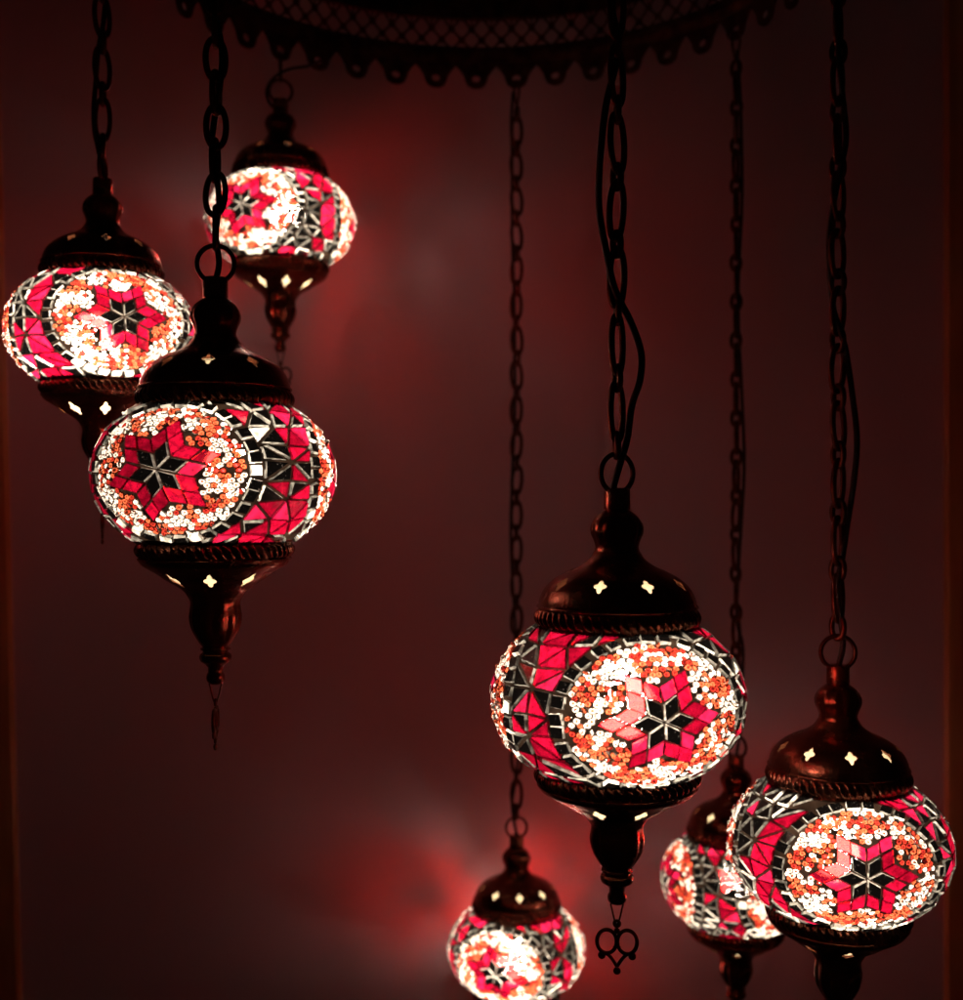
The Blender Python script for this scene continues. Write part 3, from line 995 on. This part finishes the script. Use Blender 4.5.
# ------------------------------------------------------------------ the hoop they hang from
hoop = bpy.data.objects.new('chandelier_hoop', None)
C.objects.link(hoop)
hoop.location = (HOOP_C[0], HOOP_C[1], HOOP_Z)
tag(hoop, 'dark pierced metal hoop with scalloped lower edge that carries the lamp chains', 'chandelier frame')

def hp(a, z, r=HOOP_R):        # hoop local coordinates, z given in the room
    return (r * math.cos(a), r * math.sin(a), z - HOOP_Z)

m = MB()
def rail(prof, n=256):
    lathe(m, [(HOOP_R + r, z - HOOP_Z) for r, z in prof], n, closed=True)
rail([(-0.003, 0.506), (0.004, 0.506), (0.004, 0.512), (0.0065, 0.5145), (0.0065, 0.519), (0.004, 0.5215), (0.004, 0.5245), (-0.003, 0.5245), (-0.0045, 0.519), (-0.0045, 0.5135)])
link('lower_rail', m.mesh('lower_rail', [M['hoop']], smooth=False), hoop)
m = MB()
rail([(-0.003, 0.557), (0.004, 0.557), (0.006, 0.561), (0.004, 0.566), (0.004, 0.585), (0.008, 0.588), (0.008, 0.594), (-0.006, 0.594), (-0.006, 0.588), (-0.003, 0.585)])
link('upper_rail', m.mesh('upper_rail', [M['hoop']], smooth=False), hoop)

# scalloped trim: whole scallops between one lamp and the next
az = sorted(math.atan2(L['d'] - HOOP_C[1], L['x'] - HOOP_C[0]) for L in LAMPS)
cells = []
for i in range(7):
    a0 = az[i]; a1 = az[(i + 1) % 7] + (2 * PI if i == 6 else 0)
    n = max(1, round((a1 - a0) / (2 * PI / 44)))
    for q in range(n):
        cells.append((a0 + (a1 - a0) * q / n, (a1 - a0) / n))
m = MB()
for ac, wa in cells:
    hw = wa / 2 * HOOP_R
    outline = [(-hw, 0.509), (hw, 0.509), (hw, 0.5035), (hw * 0.80, 0.4985), (hw * 0.60, 0.4915), (hw * 0.54, 0.4860), (hw * 0.42, 0.4808), (hw * 0.22, 0.4780), (0, 0.4772), (-hw * 0.22, 0.4780), (-hw * 0.42, 0.4808), (-hw * 0.54, 0.4860), (-hw * 0.60, 0.4915), (-hw * 0.80, 0.4985), (-hw, 0.5035)]
    hc = (0.0, 0.4885); hr = 0.0042
    outl = []; N_ = len(outline)
    for i in range(N_):
        p, q = outline[i], outline[(i + 1) % N_]
        for t in (0, 0.5): outl.append((p[0] + (q[0] - p[0]) * t, p[1] + (q[1] - p[1]) * t))
    n = len(outl)
    inn = []
    for x, z in outl:
        l = math.hypot(x - hc[0], z - hc[1]); inn.append((hc[0] + (x - hc[0]) / l * hr * 1.15, hc[1] + (z - hc[1]) / l * hr))
    vs = []
    for r in (HOOP_R + 0.0012, HOOP_R - 0.0012):
        for ring_ in (outl, inn):
            vs += [hp(ac + x / HOOP_R, z, r) for x, z in ring_]
    fs = []
    for i in range(n):
        j = (i + 1) % n
        fs += [(i, j, n + j, n + i), (2 * n + j, 2 * n + i, 3 * n + i, 3 * n + j), (j, i, 2 * n + i, 2 * n + j), (n + i, n + j, 3 * n + j, 3 * n + i)]
    m.add(vs, fs)
link('scalloped_trim', m.mesh('scalloped_trim', [M['hoop']], smooth=False), hoop)

# pierced lattice between the rails
m = MB()
nper = 86
zl = [0.522, 0.5335, 0.546, 0.560]
def strut(p, q, r=0.0014):
    pts = [hp(p[0] + (q[0] - p[0]) * t, p[1] + (q[1] - p[1]) * t) for t in (0, 0.5, 1)]
    tube(m, pts, r, 6)
for i in range(nper):
    a = i * 2 * PI / nper; st = 2 * PI / nper
    strut((a, zl[0]), (a + st / 2, zl[1])); strut((a + st / 2, zl[1]), (a + st, zl[0]))
    strut((a + st / 2, zl[1]), (a, zl[2])); strut((a + st / 2, zl[1]), (a + st, zl[2]))
    strut((a, zl[2]), (a + st / 2, zl[3])); strut((a, zl[2]), (a - st / 2, zl[3]))
    strut((a, zl[2]), (a, zl[3]), 0.0010)
    for (aa, zz) in ((a + st / 2, zl[1]), (a, zl[2])):
        c = [hp(aa + 0.0026 / HOOP_R * math.cos(t), zz + 0.0026 * math.sin(t)) for t in np.linspace(0, 2 * PI, 10, endpoint=False)]
        tube(m, c, 0.0016, 6, closed=True)
link('pierced_lattice', m.mesh('pierced_lattice', [M['hoop']], smooth=True), hoop)

# arms, hub and rod above the picture, which carry the hoop
for k in range(4):
    a = 0.4 + k * PI / 2
    m = MB()
    tube(m, catmull([hp(a, 0.590, HOOP_R), hp(a, 0.612, HOOP_R * 0.75), hp(a, 0.625, HOOP_R * 0.4), hp(a, 0.640, 0.0)], 6), 0.0045, 8)
    link('hoop_arm', m.mesh('hoop_arm', [M['hoop']], smooth=True), hoop)
m = MB()
lathe(m, [(0, 0.62 - HOOP_Z), (0.02, 0.622 - HOOP_Z), (0.028, 0.635 - HOOP_Z), (0.02, 0.65 - HOOP_Z), (0.006, 0.66 - HOOP_Z), (0.006, 0.95 - HOOP_Z), (0, 0.95 - HOOP_Z)], 32, caps=False)
link('hanging_rod', m.mesh('hanging_rod', [M['hoop']], smooth=True), hoop)
